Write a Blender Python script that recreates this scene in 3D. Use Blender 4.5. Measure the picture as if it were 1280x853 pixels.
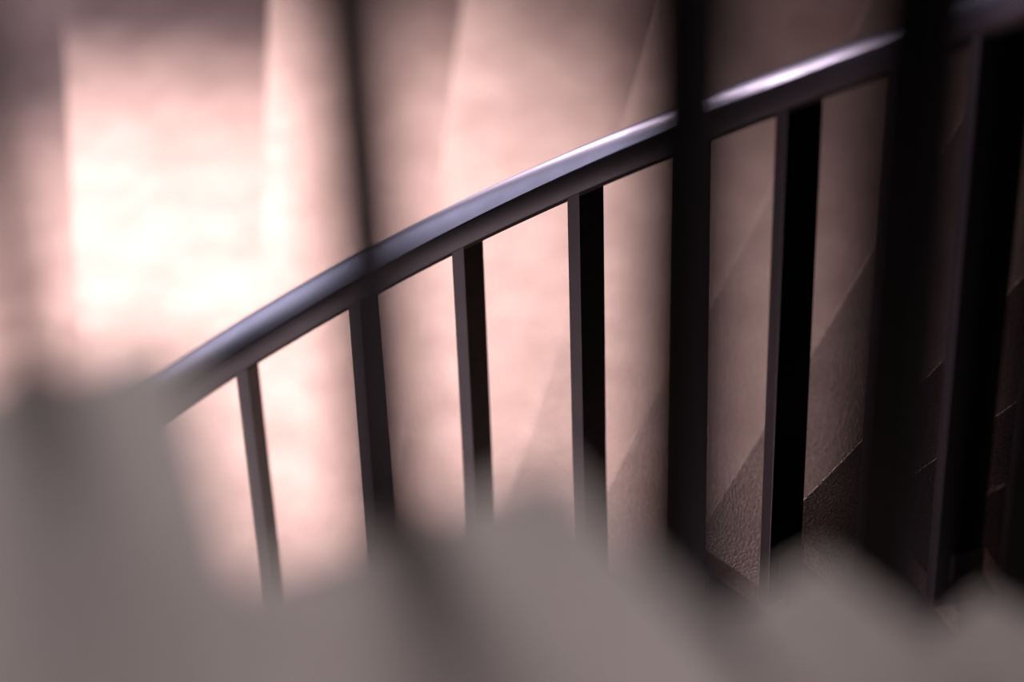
import bpy, bmesh, math
from mathutils import Vector, Matrix

# ------------------------------------------------------------------ clear
for o in list(bpy.data.objects):
    bpy.data.objects.remove(o, do_unlink=True)
scene = bpy.context.scene
COL = scene.collection

# ------------------------------------------------------------------ stair geometry constants (metres, radians)
# The stair is one regular helix round the z axis, climbing clockwise seen from above.
R = 1.310            # radius of the baluster line
PH0 = 0.45872        # angle of baluster 0, clockwise from +y
DL = 0.15503         # angle per step
H = 0.165            # rise per step
LEN = 0.793          # underside of rail above the tread
NOSE = -0.312        # nosing position relative to the baluster, in steps
RIN, ROUT = 1.3425, 5.90
BW, BT = 0.064, 0.022   # baluster section: radial depth, thickness

# ------------------------------------------------------------------ camera
cam_d = bpy.data.cameras.new('camera')
cam = bpy.data.objects.new('camera', cam_d)
COL.objects.link(cam)
CAM = Vector((0.0, -2.42857, 2.89856))
yaw, pitch, roll = 0.28033, 0.67099, -0.03631
fw = Vector((math.sin(yaw) * math.cos(pitch), math.cos(yaw) * math.cos(pitch), -math.sin(pitch)))
rt = Vector((math.cos(yaw), -math.sin(yaw), 0))
up = rt.cross(fw)
r2 = rt * math.cos(roll) + up * math.sin(roll)
u2 = -rt * math.sin(roll) + up * math.cos(roll)
cam.matrix_world = Matrix(((r2.x, u2.x, -fw.x, CAM.x), (r2.y, u2.y, -fw.y, CAM.y), (r2.z, u2.z, -fw.z, CAM.z), (0, 0, 0, 1)))
cam_d.sensor_width = 36.0
cam_d.lens = 3500 / 1280 * 36
cam_d.clip_start = 0.05
cam_d.dof.use_dof = True
cam_d.dof.focus_distance = 4.2
cam_d.dof.aperture_fstop = 1.35
scene.camera = cam

# ------------------------------------------------------------------ world, lights, exposure
w = bpy.data.worlds.new('world')
scene.world = w
w.use_nodes = True
w.node_tree.nodes['Background'].inputs['Color'].default_value = (0.7, 0.72, 0.85, 1)
w.node_tree.nodes['Background'].inputs['Strength'].default_value = 0.01
scene.view_settings.view_transform = 'Standard'
scene.view_settings.look = 'None'
scene.view_settings.exposure = 0.0
scene.view_settings.gamma = 1.0
scene.view_settings.use_curve_mapping = False


def aim(o, target):
    o.rotation_euler = (Vector(target) - o.location).to_track_quat('-Z', 'Y').to_euler()


def spot(name, loc, target, power, color, angle, blend, radius):
    d = bpy.data.lights.new(name, 'SPOT')
    d.energy = power; d.color = color; d.spot_size = math.radians(angle); d.spot_blend = blend
    d.shadow_soft_size = radius
    o = bpy.data.objects.new(name, d); COL.objects.link(o)
    o.location = loc; aim(o, target)
    return o


def area(name, loc, target, power, color, sx, sy):
    d = bpy.data.lights.new(name, 'AREA')
    d.energy = power; d.color = color; d.shape = 'RECTANGLE'; d.size = sx; d.size_y = sy
    o = bpy.data.objects.new(name, d); COL.objects.link(o)
    o.location = loc; aim(o, target)
    return o


# lamp low on the outer wall, level with the fifth step in view, throwing its beam along the treads
spot('wall_lamp_light', (1.1, 5.5, -0.01), (0.95, 1.5, 0.15), 400, (1.0, 0.79, 0.75), 66, 1.0, 0.05)
# second lamp higher on the same wall, its narrow beam on the treads at the left
spot('beam_lamp_light', (0.9, 5.4, 3.0), (0.14, 2.10, -0.79), 3700, (1.0, 0.88, 0.87), 44, 1.0, 0.06)
# cool window in the far wall beside it, the sheen along the rail
area('window_light', (-1.2, 5.3, 0.25), (0.5, 1.1, 0.1), 75, (0.92, 0.86, 1.0), 2.6, 1.1)
# spotlight high across the well, on the upper flight
spot('spotlight', (0.2, 3.2, 5.2), (0.1, -1.75, 1.9), 1700, (0.84, 0.95, 1.0), 30, 0.7, 1.3)
# lamp at the foot of the well
spot('foot_lamp_light', (-1.9, -0.6, -0.6), (-1.9, -0.6, -2.6), 380, (1.0, 0.82, 0.84), 110, 0.6, 0.1)


# ------------------------------------------------------------------ materials
def material(name, color, rough, metal=0.0, spec=0.5):
    m = bpy.data.materials.new(name); m.use_nodes = True
    b = m.node_tree.nodes['Principled BSDF']
    b.inputs['Base Color'].default_value = (*color, 1)
    b.inputs['Roughness'].default_value = rough
    b.inputs['Metallic'].default_value = metal
    b.inputs['Specular IOR Level'].default_value = spec
    return m, m.node_tree, b


def noise(nt, scale, detail, rough=0.6, vec=None):
    n = nt.nodes.new('ShaderNodeTexNoise')
    n.inputs['Scale'].default_value = scale; n.inputs['Detail'].default_value = detail
    n.inputs['Roughness'].default_value = rough
    if vec: nt.links.new(vec, n.inputs['Vector'])
    return n


def ramp(nt, src, stops):
    r = nt.nodes.new('ShaderNodeValToRGB')
    r.color_ramp.elements[0].position, r.color_ramp.elements[0].color = stops[0][0], (*stops[0][1], 1)
    r.color_ramp.elements[1].position, r.color_ramp.elements[1].color = stops[1][0], (*stops[1][1], 1)
    nt.links.new(src, r.inputs['Fac'])
    return r


def mat_tread():
    m, nt, b = material('step_stone', (0.55, 0.47, 0.45), 0.62, 0, 0.35)
    tc = nt.nodes.new('ShaderNodeTexCoord'); ob = tc.outputs['Object']
    big = noise(nt, 7.0, 4, 0.55, ob)
    r = ramp(nt, big.outputs['Fac'], ((0.32, (0.48, 0.315, 0.285)), (0.68, (0.63, 0.43, 0.395))))
    fine = noise(nt, 190.0, 2, 0.6, ob)
    r2_ = ramp(nt, fine.outputs['Fac'], ((0.36, (0.62, 0.62, 0.62)), (0.64, (1.15, 1.15, 1.15))))
    mx = nt.nodes.new('ShaderNodeMix'); mx.data_type = 'RGBA'; mx.blend_type = 'MULTIPLY'
    mx.inputs['Factor'].default_value = 1.0
    nt.links.new(r.outputs['Color'], mx.inputs['A']); nt.links.new(r2_.outputs['Color'], mx.inputs['B'])
    nt.links.new(mx.outputs['Result'], b.inputs['Base Color'])
    grain = noise(nt, 260.0, 1, 0.5, ob)
    bp = nt.nodes.new('ShaderNodeBump'); bp.inputs['Strength'].default_value = 0.8; bp.inputs['Distance'].default_value = 0.006
    nt.links.new(grain.outputs['Fac'], bp.inputs['Height']); nt.links.new(bp.outputs['Normal'], b.inputs['Normal'])
    return m


def mat_metal(name, color, rough):
    m, nt, b = material(name, color, rough, 1.0)
    tc = nt.nodes.new('ShaderNodeTexCoord')
    n = noise(nt, 25.0, 3, 0.6, tc.outputs['Object'])
    r = ramp(nt, n.outputs['Fac'], ((0.3, (rough * 0.93,) * 3), (0.7, (rough * 1.07,) * 3)))
    nt.links.new(r.outputs['Color'], b.inputs['Roughness'])
    return m


def mat_lacquer(name, color, rough, spec, tint=(1, 1, 1), metal=0.0):
    m, nt, b = material(name, color, rough, metal, spec)
    b.inputs['Specular Tint'].default_value = (*tint, 1)
    tc = nt.nodes.new('ShaderNodeTexCoord')
    n = noise(nt, 25.0, 3, 0.6, tc.outputs['Object'])
    r = ramp(nt, n.outputs['Fac'], ((0.3, (rough * 0.93,) * 3), (0.7, (rough * 1.07,) * 3)))
    nt.links.new(r.outputs['Color'], b.inputs['Roughness'])
    return m


def mat_plaster(name, color):
    m, nt, b = material(name, color, 0.85)
    tc = nt.nodes.new('ShaderNodeTexCoord')
    n = noise(nt, 3.0, 5, 0.6, tc.outputs['Object'])
    r = ramp(nt, n.outputs['Fac'], ((0.3, tuple(c * 0.85 for c in color)), (0.7, color)))
    nt.links.new(r.outputs['Color'], b.inputs['Base Color'])
    f = noise(nt, 80.0, 2, 0.6, tc.outputs['Object'])
    bp = nt.nodes.new('ShaderNodeBump'); bp.inputs['Strength'].default_value = 0.15; bp.inputs['Distance'].default_value = 0.003
    nt.links.new(f.outputs['Fac'], bp.inputs['Height']); nt.links.new(bp.outputs['Normal'], b.inputs['Normal'])
    return m


M_STEP = mat_tread()
M_RAIL = mat_lacquer('satin_steel', (0.15, 0.150, 0.178), 0.38, 0.5, (0.45, 0.45, 0.52), 1.0)
M_BAR = mat_lacquer('baluster_black', (0.0025, 0.002, 0.002), 0.5, 0.06)
M_DARK = mat_metal('stringer_steel', (0.06, 0.055, 0.055), 0.55)
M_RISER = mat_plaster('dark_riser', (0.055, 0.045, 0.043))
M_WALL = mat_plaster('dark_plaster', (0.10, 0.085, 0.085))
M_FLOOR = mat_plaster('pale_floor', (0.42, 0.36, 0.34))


# ------------------------------------------------------------------ helpers
def pol(r, ph, z=0.0):
    return Vector((r * math.sin(ph), r * math.cos(ph), z))


def link(name, me, mat, parent=None, smooth=False):
    o = bpy.data.objects.new(name, me); COL.objects.link(o)
    me.materials.append(mat)
    if smooth:
        for p in me.polygons: p.use_smooth = True
    o.parent = parent
    return o


def from_bm(bm, name):
    bmesh.ops.recalc_face_normals(bm, faces=bm.faces)
    me = bpy.data.meshes.new(name); bm.to_mesh(me); bm.free()
    return me


def prism(bm, ring, z0, z1):
    lo = [bm.verts.new((p.x, p.y, z0)) for p in ring]
    hi = [bm.verts.new((p.x, p.y, z1)) for p in ring]
    n = len(ring)
    bm.faces.new(lo[::-1]); bm.faces.new(hi)
    for i in range(n):
        bm.faces.new((lo[i], lo[(i + 1) % n], hi[(i + 1) % n], hi[i]))


def thing(name, label, cat, loc=(0, 0, 0), group=None):
    o = bpy.data.objects.new(name, None); COL.objects.link(o)
    o.location = loc; o.empty_display_size = 0.2
    o['label'] = label; o['category'] = cat
    if group: o['group'] = group
    return o


def structure(o):
    o['kind'] = 'structure'
    return o


# ------------------------------------------------------------------ room shell
def ring_wall(r, z0, z1, n=96, th=0.12):
    bm = bmesh.new()
    prev = None; first = None
    for i in range(n):
        a = 2 * math.pi * i / n
        q = [bm.verts.new(pol(rr, a, z)) for rr, z in ((r, z0), (r, z1), (r + th, z1), (r + th, z0))]
        if prev:
            for k in range(4): bm.faces.new((prev[k], prev[(k + 1) % 4], q[(k + 1) % 4], q[k]))
        else: first = q
        prev = q
    for k in range(4): bm.faces.new((prev[k], prev[(k + 1) % 4], first[(k + 1) % 4], first[k]))
    return from_bm(bm, 'wall')


def disc(r, z0, z1, n=96):
    bm = bmesh.new()
    prism(bm, [pol(r, 2 * math.pi * i / n) for i in range(n)], z0, z1)
    return from_bm(bm, 'disc')


Z_FLOOR, Z_CEIL = -2.6, 6.2
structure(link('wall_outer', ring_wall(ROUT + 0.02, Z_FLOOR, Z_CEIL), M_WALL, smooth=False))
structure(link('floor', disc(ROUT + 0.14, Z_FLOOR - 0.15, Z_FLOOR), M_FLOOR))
structure(link('ceiling', disc(ROUT + 0.14, Z_CEIL, Z_CEIL + 0.15), M_WALL))


# ------------------------------------------------------------------ steps
# balanced winders: each nosing has its own place (in steps) and skew
WIND = {-1: (-0.60, 0.0), 0: (-0.10, -0.139), 1: (0.13, -0.221), 2: (0.15, -0.237), 3: (0.02, -0.203), 4: (0.20, -0.31), 5: (0.10, -0.252)}


def wind(j):
    if j in WIND: return WIND[j]
    if j < -1: return (-0.3, -0.05)
    if j >= 15: return (-0.08, 0.14 if j >= 17 else 0.05)
    return (0.0, -0.22 + 0.27 * (j - 6) / 9)


def nose_angle(j):
    return PH0 + (j + NOSE + wind(j)[0]) * DL


def nose_line(j, shift=0.0):
    """inner and outer end of the nosing of step j, shifted back by some metres"""
    a = nose_angle(j); sk = a + wind(j)[1]
    p0 = pol(RIN, a); d = pol(1, sk)
    p0 = p0 + Vector((d.y, -d.x, 0)) * shift          # towards the higher steps
    b = p0.dot(d)
    q = -b + math.sqrt(b * b - p0.dot(p0) + ROUT * ROUT)
    t0 = -b + math.sqrt(b * b - p0.dot(p0) + RIN * RIN)
    return p0 + d * t0, p0 + d * q


def ang(p):
    return math.atan2(p.x, p.y)


def arc(r, a0, a1, n):
    while a1 - a0 > math.pi: a1 -= 2 * math.pi
    while a1 - a0 < -math.pi: a1 += 2 * math.pi
    return [pol(r, a0 + (a1 - a0) * i / n) for i in range(n + 1)]


TH = 0.045


def tread_mesh(j):
    f0, f1 = nose_line(j)
    b0, b1 = nose_line(j + 1, 0.035)
    ring = arc(RIN, ang(b0), ang(f0), 6) + arc(ROUT, ang(f1), ang(b1), 8)
    bm = bmesh.new()
    prism(bm, ring, -TH, 0.0)
    top = [e for e in bm.edges if all(v.co.z > -1e-6 for v in e.verts)]
    bmesh.ops.bevel(bm, geom=top, offset=0.0035, segments=2, affect='EDGES', profile=0.5)
    return from_bm(bm, 'tread')


def riser_mesh(j, extra=0.0):
    f0, f1 = nose_line(j, 0.015)
    b0, b1 = nose_line(j, 0.033)
    bm = bmesh.new()
    prism(bm, [f0, f1, b1, b0], -H - extra, -TH)
    return from_bm(bm, 'riser')


def strip(pts_in, name, th_r, mat, parent):
    """vertical plate swept along a list of (angle, z_low, z_high) at the inner edge"""
    bm = bmesh.new(); prev = None
    for a, lo, hi in pts_in:
        q = [bm.verts.new(pol(r, a, z)) for r, z in ((RIN + 0.004, lo), (RIN + 0.004, hi), (RIN + 0.004 + th_r, hi), (RIN + 0.004 + th_r, lo))]
        if prev:
            for k in range(4): bm.faces.new((prev[k], prev[(k + 1) % 4], q[(k + 1) % 4], q[k]))
        else: bm.faces.new(q)
        prev = q
    bm.faces.new(prev[::-1])
    return link(name, from_bm(bm, name), mat, parent)


def flight(j0, j1, label, dz=0.0, dr=0.0):
    root = thing('stair_flight', label, 'staircase')
    def lift(j): return dz + dr * (j - 17) if dz and j >= 16 else 0.0
    for j in range(j0, j1 + 1):
        t = link('tread', tread_mesh(j), M_STEP, root); t.location = (0, 0, H * j - LEN + lift(j))
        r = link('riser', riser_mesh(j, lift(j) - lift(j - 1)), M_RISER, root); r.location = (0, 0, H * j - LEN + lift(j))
    # cut stringer under the tread ends
    pts = []
    slope = H / DL
    for j in range(j0, j1 + 1):
        a0, a1 = nose_angle(j) + 0.016, nose_angle(j + 1) + 0.0159
        for i in range(5):
            a = a0 + (a1 - a0) * i / 4
            low = H * (j0 - 1) - LEN - 0.12 + (a - nose_angle(j0)) * slope
            pts.append((a, low, H * j - LEN - TH - 0.001))
    strip(pts, 'stringer', 0.014, M_DARK, root)
    # sloping soffit
    bm = bmesh.new(); prev = None
    n = (j1 - j0 + 1) * 3
    for i in range(n + 1):
        a = nose_angle(j0) + 0.02 + (nose_angle(j1 + 1) - nose_angle(j0)) * i / n
        z = H * (j0 - 1) - LEN - 0.10 + (a - nose_angle(j0)) * slope
        q = [bm.verts.new(pol(r, a, zz)) for r, zz in ((RIN + 0.02, z - 0.02), (RIN + 0.02, z), (ROUT, z), (ROUT, z - 0.02))]
        if prev:
            for k in range(4): bm.faces.new((prev[k], prev[(k + 1) % 4], q[(k + 1) % 4], q[k]))
        else: bm.faces.new(q)
        prev = q
    bm.faces.new(prev[::-1])
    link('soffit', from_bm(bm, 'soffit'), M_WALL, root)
    return root


SPLIT = 10
flight(-9, SPLIT, 'lower stair flight, pale stone treads lit pink behind the sharp curved handrail')
flight(SPLIT + 1, 21, 'upper stair flight, blurred grey steps across the bottom foreground', 0.036, 0.010)

# ------------------------------------------------------------------ balustrade
# small irregularities of the real bars: angle (degrees) and height (metres) per baluster
DA = {0: -0.08, 1: 0.28, 2: -0.33, 3: 0.14, 4: -0.22, 5: -0.25, 6: 0.42, 7: 0.25, 14: 0.66, 15: 0.31, 16: 0.42, 17: -0.36}
RAIL_W, RAIL_H = 0.074, 0.048
FOOT = 0.10          # bars run past the tread ends and are fixed to the stringer


def box(bm, x0, x1, y0, y1, z0, z1, bev=0.0):
    vs = [bm.verts.new((x, y, z)) for z in (z0, z1) for x, y in ((x0, y0), (x1, y0), (x1, y1), (x0, y1))]
    fs = [bm.faces.new([vs[i] for i in f]) for f in ((3, 2, 1, 0), (4, 5, 6, 7), (0, 1, 5, 4), (1, 2, 6, 5), (2, 3, 7, 6), (3, 0, 4, 7))]
    if bev:
        es = list({e for f in fs for e in f.edges})
        bmesh.ops.bevel(bm, geom=es, offset=bev, segments=2, affect='EDGES', profile=0.5)


def bar_mesh():
    """local x = clockwise tangent, y = outward radius, top (sheared to the rail slope) at z = 0"""
    bm = bmesh.new()
    box(bm, -BT / 2, BT / 2, -BW / 2, BW / 2, -LEN - FOOT, 0.012, 0.0012)
    for v in bm.verts:
        if v.co.z > -0.05: v.co.z += v.co.x * (H / (R * DL))
    return from_bm(bm, 'baluster')


def bracket_mesh():
    bm = bmesh.new()
    box(bm, -BT / 2 - 0.006, BT / 2 + 0.006, -0.012, BW / 2, -LEN - 0.055, -LEN - 0.004, 0.002)
    return from_bm(bm, 'bracket')


BAR, BRACKET = bar_mesh(), bracket_mesh()
BAR.materials.append(M_BAR); BAR.materials.append(M_RAIL)      # matt black faces, satin edges
for p in BAR.polygons:
    if abs(p.normal.y) > 0.9: p.material_index = 1
BRACKET.materials.append(M_DARK)


def rail_section():
    """rounded rectangle, x across (outward), z up, underside at 0"""
    w, h, crown, x0 = RAIL_W / 2, RAIL_H - 0.014, 0.017, RAIL_W * 0.22
    pts = [(w, h + 0.006)]
    for i in range(17):                     # gently crowned top, falling to the inside
        x = w * 0.97 * (1 - i / 8)
        pts.append((x, h + crown * (1 - ((x - x0) / (w + x0)) ** 2)))
    pts.append((-w, h - 0.002))
    rb = 0.003
    for cx, cz, a0 in ((-w + rb, rb, 180), (w - rb, rb, 270)):
        for i in range(4):
            a = math.radians(a0 + 30 * i)
            pts.append((cx + rb * math.cos(a), cz + rb * math.sin(a)))
    return pts


def sweep(section, a0, a1, steps, dz):
    bm = bmesh.new(); prev = None
    k = H / DL
    for i in range(steps + 1):
        a = a0 + (a1 - a0) * i / steps
        er = pol(1, a); et = Vector((math.cos(a), -math.sin(a), 0))
        tan = (et * R + Vector((0, 0, k))).normalized()
        up_ = er.cross(tan)
        if up_.z < 0: up_ = -up_
        base = pol(R, a, (a - PH0) * k + dz)
        q = [bm.verts.new(base + er * x + up_ * z) for x, z in section]
        n = len(q)
        if prev:
            for m in range(n): bm.faces.new((prev[m], prev[(m + 1) % n], q[(m + 1) % n], q[m]))
        else: bm.faces.new(q)
        prev = q
    bm.faces.new(prev[::-1])
    return bm


def plate_section():
    w, h = RAIL_W / 2 - 0.006, 0.007
    return [(w, 0), (w, h), (-w, h), (-w, 0)]


def balustrade(k0, k1, label):
    root = thing('balustrade', label, 'railing')
    a0 = PH0 + (k0 - 0.5) * DL + 0.0012; a1 = PH0 + (k1 + 0.5) * DL - 0.0012
    n = (k1 - k0 + 1) * 8
    rail = link('handrail', from_bm(sweep(rail_section(), a0, a1, n, 0.007), 'handrail'), M_RAIL, root, True)
    rail.data.set_sharp_from_angle(angle=math.radians(28))
    link('rail_plate', from_bm(sweep(plate_section(), a0, a1, n, 0.0), 'rail_plate'), M_DARK, rail)
    for k in range(k0, k1 + 1):
        a = PH0 + k * DL + math.radians(DA.get(k, 0.0))
        b = bpy.data.objects.new('baluster', BAR); COL.objects.link(b)
        b.parent = root
        b.location = pol(R, a, (a - PH0) * H / DL)
        b.rotation_euler = (0, 0, -a)
        c = bpy.data.objects.new('bracket', BRACKET); COL.objects.link(c)
        c.parent = b
    return root


balustrade(-6, SPLIT, 'dark metal balustrade with curved satin handrail in sharp focus, rising to the right')
balustrade(SPLIT + 1, 20, 'blurred dark vertical bars of the near balustrade standing on the grey foreground steps')
